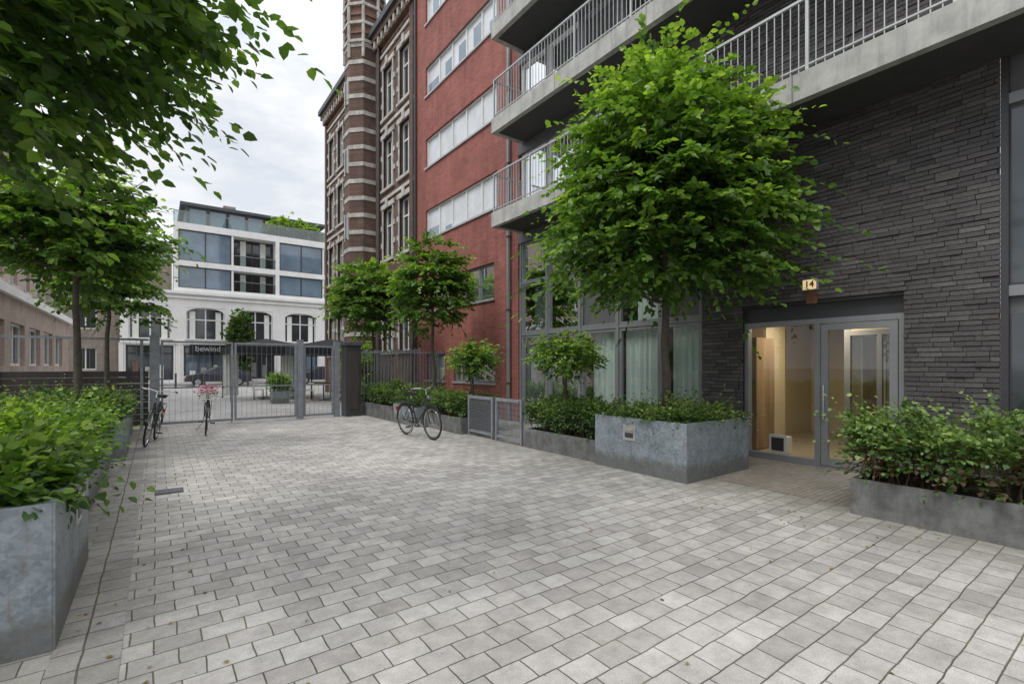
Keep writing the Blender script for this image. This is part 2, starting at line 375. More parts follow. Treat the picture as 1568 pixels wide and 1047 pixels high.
def limbs(mb,base,top,c,R,n,seed,r0,k='bark'):
    r=random.Random(seed); base=Vector(base);top=Vector(top)
    pts=[];rad=[]
    for i in range(9):
        t=i/8; p=base.lerp(top,t)+Vector((r.uniform(-1,1),r.uniform(-1,1),0))*.02*(1+t); pts.append(p); rad.append(r0*(1.15-.75*t) if i else r0*1.35)
    mb.tube(pts,rad,k,10)
    for i in range(n):
        t=r.uniform(.0,.95); zb=c[2]-R[2]*1.0; z=zb+(top.z-zb)*t
        tt=(z-base.z)/(top.z-base.z); st=base.lerp(top,tt)
        a=i*2.399+r.uniform(-.4,.4); ln=r.uniform(.65,.95); 
        e=Vector((c[0]+math.cos(a)*R[0]*ln,c[1]+math.sin(a)*R[1]*ln,min(z+r.uniform(.1,.7),c[2]+R[2]*.85)))
        pp=[];rr=[]
        for j in range(7):
            q=j/6; p=st.lerp(e,q); p.z+= -.18*math.sin(q*math.pi)*R[2]*.4+r.uniform(-.03,.03); p.x+=r.uniform(-.04,.04); pp.append(p); rr.append(r0*.42*(1-.85*q))
        mb.tube(pp,rr,k,6)
        for j in range(5):
            b=pp[r.randint(2,6)]; d=Vector((r.uniform(-1,1),r.uniform(-1,1),r.uniform(-.1,.7)))*R[0]*.35
            mb.tube([b,b+d*.5+Vector((0,0,.04)),b+d],[r0*.12,r0*.08,r0*.03],k,4)
def tree(c,R,base,n,k,leaf,seed,r0,**kw):
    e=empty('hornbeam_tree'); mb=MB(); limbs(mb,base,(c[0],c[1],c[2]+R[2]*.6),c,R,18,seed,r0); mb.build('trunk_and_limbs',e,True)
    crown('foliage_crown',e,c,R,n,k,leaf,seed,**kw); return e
def hedge(name,x0,x1,y0,y1,z0,z1,n,leaf,seed,mat='leafh',stems=True,rag=.08,tb0=.42,k=6,shoot=.08):
    global RNG
    RNG=np.random.default_rng(seed); e=empty(name)
    P=np.stack([RNG.uniform(x0,x1,n),RNG.uniform(y0,y1,n),z0+(z1-z0)*RNG.uniform(0,1,n)**.65],1)
    c=np.array([(x0+x1)/2,(y0+y1)/2,(z0+z1)/2]); h=np.array([(x1-x0)/2,(y1-y0)/2,(z1-z0)/2])
    q=(P-c)/h
    ax=np.argmax(np.abs(q)*np.array([1,1,1.]),1); sh=RNG.random(n)<.5
    for i in range(3):
        s=sh&(ax==i); P[s,i]=c[i]+np.sign(q[s,i])*h[i]*RNG.uniform(.70,1.0,s.sum())
    q=(P-c)/h; rnd=np.clip(np.maximum(np.abs(q[:,0]),0)-.55,0,1)*np.clip(q[:,2],0,1); P[:,2]-=rnd*h[2]*.9
    wob=rag*(lobes(P*2.4,seed,1.0)-1); P[:,2]+=wob*np.clip((P[:,2]-z0)/(z1-z0),0,1)*2.0
    P[:,0]+=rag*.9*(lobes(P*2.2+5,seed+3,1.0)-1)*np.clip((P[:,2]-z0)/(z1-z0)+.2,0,1)
    g=lobes(P*3.0+2,seed+5,1.0)-1; keep=(g>-.7)|(RNG.random(n)<.2); P=P[keep]; n=len(P)
    q=(P-c)/h
    D=q*np.array([1,1,.6])+RNG.normal(0,.5,(n,3)); D[:,2]+=.55
    L=RNG.uniform(.06,.20,n)*(1+1.5*(RNG.random(n)<shoot))
    tb=tb0+.18*np.clip(q[:,2],-1,1)+RNG.normal(0,.13,n)+.14*(lobes(P*2,seed+9,1.0)-1)
    leaf_mesh('foliage',*sprays(P,D,L,k,leaf,tb,.15),mat,e,.36)
    if stems:
        mb=MB(); r=random.Random(seed); m=int((x1-x0)*(y1-y0)*45)+12
        for i in range(m):
            a=Vector((r.uniform(x0+.05,x1-.05),r.uniform(y0+.05,y1-.05),z0-.16)); 
            p=[a]; 
            for j in range(3): p.append(p[-1]+Vector((r.uniform(-.07,.07),r.uniform(-.07,.07),(z1-z0+.1)/3)))
            mb.tube(p,[.009,.007,.005,.002],'twig',4)
        mb.build('stems',e)
    return e

# ---------------------------------------------------------------- ground
g=MB(); g.quad((-250,-150,-.012),(250,-150,-.012),(250,350,-.012),(-250,350,-.012),'ground'); g.build('ground')
g=MB(); g.quad((-6,-12,0),(8.3,-12,0),(8.3,14.9,0),(-6,14.9,0),'pave'); g.build('courtyard_paving')
g=MB(); g.quad((-.44,-12,.004),(-.15,-12,.004),(-.15,14.5,.004),(-.44,14.5,.004),'border'); g.build('border_pavement')
g=MB(); g.quad((5.95,1.4,.004),(8.2,1.4,.004),(8.2,4.6,.004),(5.95,4.6,.004),'redpave'); g.build('entrance_pavement')
g=MB(); g.quad((-30,14.95,-.004),(60,14.95,-.004),(60,39,-.004),(-30,39,-.004),'street')
g.build('street_road')
g=MB(); g.box(-30,60,44.6,48,-.02,.12,'border'); g.build('far_pavement')
g=MB(); g.quad((-30,39,-.002),(60,39,-.002),(60,44.6,-.002),(-30,44.6,-.002),'ground'); g.build('asphalt_road')
g=MB(); g.box(-.02,.26,6.95,7.2,.004,.010,'dkframe')
for i in range(6): g.box(.0+i*.042,.018+i*.042,6.97,7.18,.010,.014,'panel')
g.build('drain_grate')

# ---------------------------------------------------------------- planters
def planter(x0,x1,y0,y1,h,k,name,soil=.06,th=.012,plate=None):
    mb=MB()
    mb.box(x0,x0+th,y0,y1,0,h,k); mb.box(x1-th,x1,y0,y1,0,h,k)
    mb.box(x0+th,x1-th,y0,y0+th,0,h,k); mb.box(x0+th,x1-th,y1-th,y1,0,h,k)
    r=.045; z0,z1=h-.014,h-.002
    mb.box(x0+th,x0+th+r,y0+th,y1-th,z0,z1,k); mb.box(x1-th-r,x1-th,y0+th,y1-th,z0,z1,k)
    mb.box(x0+th+r,x1-th-r,y0+th,y0+th+r,z0,z1,k); mb.box(x0+th+r,x1-th-r,y1-th-r,y1-th,z0,z1,k)
    mb.quad((x0+th,y0+th,h-soil),(x1-th,y0+th,h-soil),(x1-th,y1-th,h-soil),(x0+th,y1-th,h-soil),'soil')
    if plate:
        px,py,pz,side=plate
        s=-1 if side=='x-' else 1; X=x0 if side=='x-' else x1
        mb.box(X,X+s*.012,py-.11,py+.11,pz-.11,pz+.11,'plate'); mb.box(X+s*.012,X+s*.016,py-.075,py+.075,pz-.07,pz+.0,'dkframe')
        mb.box(X+s*.012,X+s*.03,py-.09,py+.09,pz+.035,pz+.075,'plate')
    return mb.build(name,bevel=.003)
planter(5.42,6.95,3.63,5.22,.76,'zinc','zinc_planter',plate=(0,4.55,.55,'x-'))
planter(5.50,6.35,5.25,7.1,.34,'lowplanter','low_steel_planter')
planter(5.70,6.75,-2.2,1.93,.36,'lowplanter','low_steel_planter')
planter(5.35,6.3,9.15,10.9,.36,'lowplanter','low_steel_planter')
planter(5.10,6.5,10.95,12.3,.50,'zinc','zinc_planter')
planter(5.1,6.1,12.35,15.6,.40,'lowplanter','low_steel_planter')
planter(-1.98,-.43,3.48,5.0,.78,'zinc','zinc_planter',plate=(0,4.35,.56,'x+'))
planter(-1.5,-.56,5.3,9.4,.36,'zinc','low_zinc_planter')
planter(-1.75,-.40,9.75,11.2,.62,'zinc','zinc_planter')
planter(-1.5,-.45,11.9,14.3,.42,'zinc','low_zinc_planter')
# hedges
hedge('boxwood_hedge',5.66,6.78,-2.2,1.98,.42,.90,4500,.060,1,rag=.09,mat='leafbr',tb0=.55,shoot=.15)
hedge('boxwood_hedge',5.55,6.35,5.3,7.1,.40,.82,2300,.052,2,rag=.05,tb0=.45)
hedge('ivy_groundcover',5.46,6.91,3.68,5.18,.74,.80,1500,.052,3,stems=False,rag=.025,k=5,tb0=.5,shoot=.15)
hedge('boxwood_hedge',5.38,6.3,9.15,10.9,.42,.80,1500,.055,4,rag=.07,tb0=.5)
hedge('boxwood_hedge',5.15,6.45,10.98,12.25,.54,.78,900,.055,5)
hedge('boxwood_hedge',5.15,6.1,12.4,15.5,.46,.80,1800,.06,6,rag=.08)
hedge('ivy_shrub',-1.92,-.50,3.56,4.95,.76,.88,2100,.080,7,rag=.055,mat='leaf',stems=False,tb0=.5,shoot=.10)
hedge('boxwood_hedge',-1.5,-.60,5.3,9.3,.44,.86,3600,.066,8,mat='leaf',tb0=.46,rag=.07,shoot=.12)
hedge('boxwood_hedge',-1.72,-.46,9.8,11.15,.66,.86,1300,.06,9,rag=.07,tb0=.48)
hedge('boxwood_hedge',-2.6,-.5,11.6,14.2,.48,.84,2400,.06,10,rag=.08)
# ---------------------------------------------------------------- trees
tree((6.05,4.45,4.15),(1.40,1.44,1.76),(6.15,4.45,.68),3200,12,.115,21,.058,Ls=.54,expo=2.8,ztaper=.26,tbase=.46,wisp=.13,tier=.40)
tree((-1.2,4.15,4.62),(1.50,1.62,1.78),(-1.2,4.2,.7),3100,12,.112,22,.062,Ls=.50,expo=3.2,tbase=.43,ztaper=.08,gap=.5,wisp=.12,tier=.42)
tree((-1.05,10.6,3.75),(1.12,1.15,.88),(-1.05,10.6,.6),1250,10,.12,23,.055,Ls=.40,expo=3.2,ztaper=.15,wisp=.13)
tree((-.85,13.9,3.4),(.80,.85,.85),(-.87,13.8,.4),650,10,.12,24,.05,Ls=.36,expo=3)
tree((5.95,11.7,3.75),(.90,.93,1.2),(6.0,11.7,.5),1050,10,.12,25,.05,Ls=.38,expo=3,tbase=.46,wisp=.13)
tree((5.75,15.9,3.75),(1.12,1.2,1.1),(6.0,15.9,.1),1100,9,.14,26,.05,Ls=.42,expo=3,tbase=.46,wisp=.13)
def smalltree(c,R,base,n,seed,leaf=.075):
    e=empty('topiary_shrub'); mb=MB(); r=random.Random(seed)
    for a in range(3):
        o=Vector((r.uniform(-.05,.05),r.uniform(-.05,.05),0)); b=Vector(base)
        mb.tube([b+o*.3,b+o+Vector((0,0,.3)),b+o*1.6+Vector((.02,0,.6)),Vector((c[0]+o.x*4,c[1]+o.y*4,c[2]))],[.022,.018,.015,.008],'bark',6)
    for i in range(14):
        a=i*2.4; mb.tube([(c[0],c[1],c[2]-R[2]*.9),(c[0]+math.cos(a)*R[0]*.4,c[1]+math.sin(a)*R[1]*.4,c[2]-.1),(c[0]+math.cos(a)*R[0]*.8,c[1]+math.sin(a)*R[1]*.8,c[2]+.15*r.random())],[.012,.008,.003],'bark',5)
    mb.build('stems',e,True)
    crown('foliage_crown',e,c,R,n,8,leaf,seed,tier=0,expo=2.2,Ls=.2,amp=.25,tbase=.56,ztaper=.2,gap=.8)
smalltree((6.0,6.5,1.72),(.60,.60,.40),(6.0,6.5,.3),480,31)
smalltree((5.95,9.6,1.68),(.54,.54,.40),(5.95,9.6,.3),400,32)
smalltree((6.6,19.6,1.7),(.8,1.0,.9),(6.6,19.6,.0),420,33,.1)

# ---------------------------------------------------------------- apartment building
apt=empty('apartment_building')
XF=7.85
mb=MB(); r=random.Random(3)
DY0,DY1,DZ=2.05,4.20,2.43
row=.062; nrow=int(10.4/row)
for i in range(nrow):
    z0=i*row+.003; z1=z0+row-.008
    spans=[(1.16,4.95)] if z0>DZ else [(1.16,DY0),(DY1,4.95)]
    rp=r.gauss(0,.002)
    for a,b in spans:
        y=a-r.random()*.2
        while y<b:
            l=r.choice([.235,.245,.255,.22,.20]); s=max(y,a); e=min(y+l-.006,b)
            if e-s>.02:
                pr=max(0,r.gauss(.007,.006)+rp); tl=r.uniform(-.003,.003)
                if r.random()<.06: pr+=.008
                X=XF-pr
                mb.add([(X+tl,s,z0),(XF+.03,s,z0),(XF+.03,e,z0),(X-tl,e,z0+r.uniform(-.001,.001)),(X+tl*.5+r.uniform(0,.004),s,z1+r.uniform(-.004,.001)),(XF+.03,s,z1),(XF+.03,e,z1),(X-tl,e,z1+r.uniform(-.004,.001))],
                  [(0,3,2,1),(4,5,6,7),(0,1,5,4),(2,3,7,6),(3,0,4,7)],'dbrick',min(1,max(0,r.gauss(.46,.17))))
            y+=l
F=Fac(mb,'x',XF+.012); F.wall(1.16,4.95,0,10.4,[(DY0,DY1,-.01,DZ)],.2,'dmortar')
mb.build('clinker_brick_wall',apt)
mb=MB(); F=Fac(mb,'x',XF)
ms=[10.36,9.27,8.1,6.96,5.86,4.97][::-1]
rec=.12
for i in range(5):
    a,b=ms[i],ms[i+1]
    F.win(a+.03,b-.03,.06,2.30,rec,'alu','tglass',1,1,.06)
    F.win(a+.03,b-.03,2.38,3.66,rec,'alu','tglass' if i in(1,3,4) else 'panel',1,1,.05)
    F.win(a+.03,b-.03,3.72,4.78,rec,'alu','panel' if i<3 else 'tglass',1,1,.05)
for y in ms: F.box(y-.035,y+.035,.04,.17,0.02,4.8,'alu')
for z in (2.30,3.66): F.box(ms[0]+.03,ms[-1]-.03,.05,.168,z+.005,z+.075,'alu')
F.box(4.97,10.4,0.02,.16,0,.055,'alu')
F.box(10.40,10.555,-.0,.4,0,10.6,'redbrick')
for a,b in ((5.0,5.7),(5.92,6.9),(7.0,7.85),(8.13,8.6),(8.9,9.24),(9.35,10.3)): curtain(mb,F,a,b,.24,.08,2.32)
for a,b in ((6.0,6.6),(9.35,10.0)): curtain(mb,F,a,b,.26,2.4,3.66)
mb.quad((9.6,4.9,0),(9.6,10.5,0),(9.6,10.5,10.4),(9.6,4.9,10.4),'room')
mb.quad((8.0,4.9,.03),(9.6,4.9,.03),(9.6,10.5,.03),(8.0,10.5,.03),'tile')
mb.quad((8.05,10.5,0),(9.6,10.5,0),(9.6,10.5,10.4),(8.05,10.5,10.4),'room')
for z in (2.34,4.9,7.6,10.0):
    mb.quad((8.16,4.96,z),(9.6,4.96,z),(9.6,10.5,z),(8.16,10.5,z),'room')
mb.build('ground_floor_glazing',apt)
mb=MB(); F=Fac(mb,'x',XF)
slabs=[(5.02,5.36),(7.40,7.74),(9.80,10.14)]
for k,(a,b) in enumerate(slabs):
    F.box(4.97,10.40,.0,.3,a-.24,b+.22,'panel')
    zt=(slabs[k+1][0]-.24) if k<2 else 13
    z0=b+.24
    for i in range(5):
        ya,yb=ms[i],ms[i+1]
        F.win(ya+.02,yb-.02,z0,zt,.14,'whiteframe' if i>2 else 'alu','tglass',1,1,.06)
        if (i+k)%4!=2: curtain(mb,F,ya+.05,yb-.2*(i%2)-.05,.22,z0,zt)
        F.box(ya-.02,ya+.02,.03,.2,z0,zt,'alu')
mb.build('upper_glazing',apt)
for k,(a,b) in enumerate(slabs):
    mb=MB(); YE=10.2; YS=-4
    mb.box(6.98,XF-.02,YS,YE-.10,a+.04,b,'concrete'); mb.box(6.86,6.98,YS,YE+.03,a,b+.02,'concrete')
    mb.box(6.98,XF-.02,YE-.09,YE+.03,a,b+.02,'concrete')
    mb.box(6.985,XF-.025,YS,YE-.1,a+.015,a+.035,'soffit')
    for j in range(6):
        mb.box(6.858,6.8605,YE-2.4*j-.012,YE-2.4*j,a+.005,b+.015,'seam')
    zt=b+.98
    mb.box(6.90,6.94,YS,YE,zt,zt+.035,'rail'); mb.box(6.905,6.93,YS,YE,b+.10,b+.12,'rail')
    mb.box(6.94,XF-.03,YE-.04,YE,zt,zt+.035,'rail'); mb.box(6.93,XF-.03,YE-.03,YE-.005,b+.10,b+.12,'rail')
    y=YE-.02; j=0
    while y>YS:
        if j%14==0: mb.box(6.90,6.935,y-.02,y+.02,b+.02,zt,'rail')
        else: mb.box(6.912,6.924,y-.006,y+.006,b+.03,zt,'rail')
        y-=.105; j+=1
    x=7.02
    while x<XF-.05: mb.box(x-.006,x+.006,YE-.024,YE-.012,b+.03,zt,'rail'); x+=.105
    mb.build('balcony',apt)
mb=MB(); F=Fac(mb,'x',XF)
F.box(-6,1.155,.10,.3,0,12,'panel')
F.box(1.09,1.155,-.0,.1,0,12,'dkframe'); F.box(-6,1.09,.02,.1,2.30,2.42,'alu'); F.box(-6,1.09,.02,.1,4.5,4.62,'alu')
for y in (.2,-1,-2.2): F.box(y,y+.07,.03,.1,0,12,'alu')
for z in (.1,2.45): F.mb.quad(F.pt(-6,.09,z),F.pt(1.08,.09,z),F.pt(1.08,.09,z+2.0),F.pt(-6,.09,z+2.0),'dglass')
mb.build('side_glazing',apt)
# entrance
mb=MB(); F=Fac(mb,'x',XF)
F.box(DY0,DY1,.10,.20,2.20,DZ,'dkframe')
F.box(DY0,DY1,.06,.16,-.01,.03,'alu')
F.box(DY1-.06,DY1,.06,.18,.03,2.2,'alu'); F.box(DY0,DY0+.07,.06,.18,.03,2.2,'alu'); F.box(DY0+.07,DY1-.06,.06,.18,2.12,2.2,'alu')
F.box(3.06,3.14,.065,.175,.03,2.12,'alu')
F.box(3.14,DY1-.06,.07,.17,.03,.10,'alu')
mb.quad(F.pt(3.14,.12,.10),F.pt(DY1-.06,.12,.10),F.pt(DY1-.06,.12,2.12),F.pt(3.14,.12,2.12),'glass')
F.box(2.96,3.05,.055,.115,.04,2.11,'alu'); F.box(DY0+.08,DY0+.17,.055,.115,.04,2.11,'alu'); F.box(DY0+.17,2.96,.055,.115,2.02,2.11,'alu'); F.box(DY0+.17,2.96,.055,.115,.04,.15,'alu')
mb.quad(F.pt(DY0+.17,.085,.15),F.pt(2.96,.085,.15),F.pt(2.96,.085,2.02),F.pt(DY0+.17,.085,2.02),'glass')
mb.tube([F.pt(3.0,.0,.72),F.pt(3.0,-.0,1.22)],.014,'chrome',8)
mb.tube([F.pt(3.0,.0,.76),F.pt(3.0,.06,.76)],.009,'chrome',6); mb.tube([F.pt(3.0,.0,1.18),F.pt(3.0,.06,1.18)],.009,'chrome',6)
mb.build('entrance_door',apt)
mb=MB()
X0,X1,Y0,Y1,Z1=8.06,12.2,1.7,4.9,2.5
mb.quad((X0,Y0,.012),(X1,Y0,.012),(X1,Y1,.012),(X0,Y1,.012),'tile')
mb.quad((X0,Y0,Z1),(X1,Y0,Z1),(X1,Y1,Z1),(X0,Y1,Z1),'cream')
mb.quad((X1,Y0,0),(X1,Y1,0),(X1,Y1,Z1),(X1,Y0,Z1),'cream')
mb.quad((X0,Y0,0),(X1,Y0,0),(X1,Y0,Z1),(X0,Y0,Z1),'cream'); mb.quad((X0,Y1,0),(X1,Y1,0),(X1,Y1,Z1),(X0,Y1,Z1),'cream')
mb.box(8.5,9.15,4.3,4.85,.03,2.0,'oak'); mb.box(9.15,9.9,4.45,4.85,.03,2.3,'cream'); mb.box(8.48,8.5,4.32,4.84,1.2,1.22,'dkframe')
mb.box(9.6,9.66,2.35,2.44,.02,2.48,'alu'); mb.box(9.6,9.66,3.25,3.34,.02,2.48,'alu'); mb.box(9.6,9.7,1.72,2.35,.02,2.48,'cream'); mb.box(9.61,9.65,2.44,3.25,2.1,2.48,'cream')
mb.box(9.6,9.66,2.44,3.25,2.02,2.1,'alu'); mb.box(9.6,9.66,2.80,2.87,.02,2.02,'alu')
mb.quad((9.63,2.44,.02),(9.63,3.25,.02),(9.63,3.25,2.02),(9.63,2.44,2.02),'tglass')
mb.box(9.56,9.6,2.0,2.14,1.15,1.45,'blackpaint'); mb.box(9.56,9.6,2.0,2.1,.95,1.07,'whiteframe')
for y in (3.5,3.9): mb.box(12.12,12.18,y-.03,y,.02,2.1,'whiteframe')
mb.box(12.14,12.19,3.5,3.87,.02,2.1,'oak')
mb.box(8.45,8.47,3.78,4.06,.02,.34,'whiteframe'); mb.box(8.445,8.449,3.82,4.02,.07,.29,'dkframe'); mb.box(8.47,8.7,3.80,4.04,.02,.30,'whiteframe')
mb.build('lobby_interior',apt)
mb=MB(); mb.tube([(9.1,3.6,2.46),(9.1,3.6,2.495)],.16,'lamp',20); mb.build('ceiling_lamp',apt)
ld=bpy.data.lights.new('lobby_light','AREA'); ld.energy=32; ld.size=.5; ld.color=(1,.85,.62)
lo=bpy.data.objects.new('lobby_light',ld); lo.location=(9.1,3.6,2.42); scene.collection.objects.link(lo); lo.parent=apt
# number sign
sg=empty('house_number_sign'); mb=MB(); F=Fac(mb,'x',XF)
F.box(3.05,3.25,-.08,-.012,2.62,2.78,'rail'); F.box(3.06,3.24,-.083,-.081,2.63,2.77,'numlight'); F.box(3.07,3.22,-.016,-.013,2.42,2.61,'rust'); mb.build('lit_panel',sg)
def text(s,loc,rot,size,mat,parent,name):
    c=bpy.data.curves.new(name,'FONT'); c.body=s; c.size=size; c.extrude=.002; c.offset=.003; c.align_x='CENTER'; c.align_y='CENTER'
    o=bpy.data.objects.new(name,c); o.location=loc; o.rotation_euler=rot; c.materials.append(M[mat]); scene.collection.objects.link(o); o.parent=parent
text('14',(XF-.087,3.15,2.70),(math.pi/2,0,-math.pi/2),.13,'rust',sg,'digits')

# ---------------------------------------------------------------- red brick building
red=empty('red_brick_building'); mb=MB(); F=Fac(mb,'x',XF)
ops=[(11.4,15.95,z,z+1.05) for z in (6.05,8.62,11.2,13.8)]+[(11.55,15.2,3.45,4.5),(11.5,13.9,1.0,1.95),(14.5,15.9,1.0,1.95)]
F.wall(10.56,16.75,0,18,ops,.14,'redbrick')
mb.build('walls',red)
mb=MB(); F=Fac(mb,'x',XF); rr_=random.Random(12)
for i,(a,b,c,d) in enumerate(ops):
    n=5 if b-a>4 else (4 if b-a>3 else 2)
    F.win(a,b,c,d,.12,'whiteframe' if i<4 else 'alu','blind' if i<4 else 'tglass',n,1,.05)
    if i<4:
        for j in range(n):
            u=a+(b-a)*(j+.5)/n; q=rr_.random()
            if q<.45: F.box(u-(b-a)/n/2+.06,u+(b-a)/n/2-.06-(.3 if q<.2 else 0),.114,.118,c+.06,c+.06+rr_.uniform(.15,.8),'bglass')
    F.box(a-.05,b+.05,-.05,.1,c-.06,c,'rail')
    if i>=4:
        curtain(mb,F,a,a+(b-a)*.4,.22,c,d); mb.quad(F.pt(a-.5,.8,c-.5),F.pt(b+.5,.8,c-.5),F.pt(b+.5,.8,d+.5),F.pt(a-.5,.8,d+.5),'room')
mb.build('strip_windows',red)
mb=MB()
mb.tube([(XF-.09,10.72,0),(XF-.09,10.72,17)],.055,'alu',8); mb.tube([(XF-.07,16.7,0),(XF-.07,16.7,17)],.05,'dkframe',8)
for z in range(1,17,2): mb.tube([(XF-.09,10.72,z),(XF-.09,10.72,z+.05)],.068,'dkframe',8)
mb.build('downpipes',red)
mb=MB(); mb.box(XF+.9,XF+8,10.6,16.75,0,18.0,'redbrick'); mb.box(XF-.05,XF+8,10.56,16.76,18.01,18.2,'concrete'); mb.build('roof_block',red)

# ---------------------------------------------------------------- historic building
his=empty('historic_brick_building'); mb=MB(); F=Fac(mb,'x',XF)
Hh=15.9
ops=[]
for yc in (17.75,19.45): 
    for z in (2.1,6.0,9.0,12.0): ops.append((yc-.5,yc+.5,z,z+2.15))
for yc in (24.2,26.0,27.6):
    for z in (2.1,6.0,9.0,12.0): ops.append((yc-.45,yc+.45,z,z+2.05))
F.wall(16.77,28.7,0,Hh,ops,.2,'oldbrick')
mb.quad((XF,28.7,0),(XF+10,28.7,0),(XF+10,28.7,Hh),(XF,28.7,Hh),'oldbrick')
mb.build('walls',his)
mb=MB(); F=Fac(mb,'x',XF)
for a,b,c,d in ops:
    F.win(a,b,c,d,.18,'whiteframe','dglass',2,1,.06,zs=[c+(d-c)*.68])
    F.box(a-.09,a,-.05,.05,c,d,'stone') ; F.box(b,b+.09,-.05,.05,c,d,'stone')
    F.box(a-.2,b+.2,-.07,.05,d,d+.2,'stone'); F.box(a-.2,b+.2,-.09,.05,c-.12,c,'stone')
    F.box((a+b)/2-.11,(a+b)/2+.11,-.12,-.07,d-.02,d+.34,'stone')
    for q in (.25,.6): 
        F.box(a-.24,a-.09,-.045,.02,c+(d-c)*q,c+(d-c)*q+.2,'stone'); F.box(b+.09,b+.24,-.045,.02,c+(d-c)*q,c+(d-c)*q+.2,'stone')
for z in (5.0,8.5,11.55,14.7):
    F.box(16.78,28.7,-.06,.0,z,z+.13,'stone')
for z in (5.25,8.25,11.3,14.45,15.0): F.box(16.78,28.7,-.03,.0,z,z+.08,'redstone')
F.box(16.78,28.8,-.18,0,15.25,15.5,'redstone'); F.box(16.78,28.85,-.42,.0,15.75,16.0,'slate'); F.box(16.78,28.8,-.30,0,15.5,15.75,'oldbrick')
y=16.95
while y<28.6: F.box(y,y+.14,-.28,-.181,15.2,15.5,'stone'); y+=.42
mb.add([F.pt(16.78,-.3,16.0),F.pt(28.8,-.3,16.0),F.pt(28.3,1.6,18.4),F.pt(16.78,1.6,18.4)],[(0,1,2,3)],'slate')
for y in (16.85,20.35,22.95,28.35): F.box(y,y+.3,-.10,.0,0,15.2,'oldbrick')
mb.tube([(XF-.12,20.25,0),(XF-.12,20.25,15.4)],.05,'dkframe',8)
mb.build('stone_trim_windows_roof',his)
mb=MB(); cx,cy,R=7.55,21.5,.84
def octo(z0,z1,R0,R1,k,n=8):
    vs=[(cx+R0*math.cos(2*math.pi*(i+.5)/n),cy+R0*math.sin(2*math.pi*(i+.5)/n),z0) for i in range(n)]+[(cx+R1*math.cos(2*math.pi*(i+.5)/n),cy+R1*math.sin(2*math.pi*(i+.5)/n),z1) for i in range(n)]
    mb.add(vs,[(i,(i+1)%n,n+(i+1)%n,n+i) for i in range(n)]+[tuple(range(n))[::-1],tuple(range(n,2*n))],k)
z=0
while z<15.0:
    octo(z,z+.56,R,R,'oldbrick'); octo(z+.56,z+.74,R+.025,R+.025,'stone' ); z+=.74
for i in range(4):
    octo(z,z+.12,R+.10,R+.10,'stone'); octo(z+.12,z+.42,R-.02,R-.02,'oldbrick'); octo(z+.42,z+.5,R+.03,R+.03,'redstone'); octo(z+.5,z+.8,R-.02,R-.02,'redstone'); z+=.8
octo(z,z+.2,R+.2,R+.2,'stone'); octo(z+.2,z+2.6,R+.1,.05,'slate')
for i in range(8):
    a=2*math.pi*(i+.5)/8; x=cx+(R+.02)*math.cos(a); y=cy+(R+.02)*math.sin(a)
    mb.tube([(x,y,14.9),(x,y,18.2)],.07,'stone',6)
for zz in (4.2,7.1,10.0,13.0):
    mb.box(cx-R*.925-.03,cx-R*.925+.05,cy-.17,cy+.17,zz,zz+1.0,'dglass'); mb.box(cx-R*.925-.05,cx-R*.925-.0,cy-.27,cy-.17,zz-.1,zz+1.1,'stone'); mb.box(cx-R*.925-.05,cx-R*.925,cy+.17,cy+.27,zz-.1,zz+1.1,'stone')
mb.build('stair_turret',his)

# ---------------------------------------------------------------- white building across the street
wb=empty('white_commercial_building'); mb=MB(); Fy=Fac(mb,'y',48.0)
ops=[];arch=[];shop=[]
for i in range(-1,8):
    a=1.95+3.75*i; arch.append((a,a+2.75,3.65,6.35)); shop.append((a-.15,a+2.9,.35,3.15))
Fy.wall(-2.3,32,0,7.4,arch+shop,.35,'white')
for a,b,c,d in arch:
    n=10; cxx=(a+b)/2
    for s in (-1,1):
        vs=[Fy.pt(cxx+s*(b-a)/2,.03,d)]
        for j in range(n+1):
            t=j/n*math.pi/2; vs.append(Fy.pt(cxx+s*(b-a)/2*math.cos(t),.03,d-.55+.55*math.sin(t)))
        mb.add(vs,[tuple(range(len(vs)))],'white')
    Fy.win(a,b,c,d,.3,'whiteframe','dglass',2,1,.10,zs=[c+1.7]); Fy.box(cxx-.7,cxx-.64,.26,.3,c,d,'dkframe'); Fy.box(cxx+.64,cxx+.7,.26,.3,c,d,'dkframe')
    Fy.box(a+.25,a+.65,.275,.29,c+.1,d-.3,'curtain'); Fy.box(b-.65,b-.25,.275,.29,c+.1,d-.3,'curtain')
    Fy.box(a-.1,b+.1,-.1,.0,c-.15,c,'stone')
for i,(a,b,c,d) in enumerate(shop):
    Fy.win(a,b,c,d,.3,'dkframe','bglass' if i%2 else 'dglass',3,1,.12,zs=[2.5])
    for q in range(3): Fy.box(a+.4+q*.8,a+.8+q*.8,.27,.29,.5,random.uniform(1.0,2.0),random.choice(['stone','curtain','redstone','alu']))
    Fy.box(a-.42,a-.05-.02,-.08,0,0,3.3,'white')
Fy.box(-2.3,32,-.25,0,7.4,7.62,'white'); Fy.box(-2.3,32,-.12,0,3.28,3.5,'white'); Fy.box(-2.3,32,-.14,0,7.05,7.2,'white')
Fy.box(2.2,4.7,-.5,-.02,2.55,3.25,'canvas')
mb.build('ground_storey',wb)
text('bewind',(3.45,47.47,2.9),(math.pi/2,0,0),.62,'plate',wb,'shop_lettering')
mb=MB(); Fy=Fac(mb,'y',48.1)
for z0,z1 in ((7.62,7.95),(9.75,10.2),(12.75,13.3)): Fy.box(1.1,32,-.05,2.0,z0,z1,'white')
for u in (1.1,8.7,16.5,24.3): 
    Fy.box(u,u+.32,-.045,1.9,7.95,9.75,'white'); Fy.box(u,u+.32,-.045,1.9,10.2,12.75,'white')
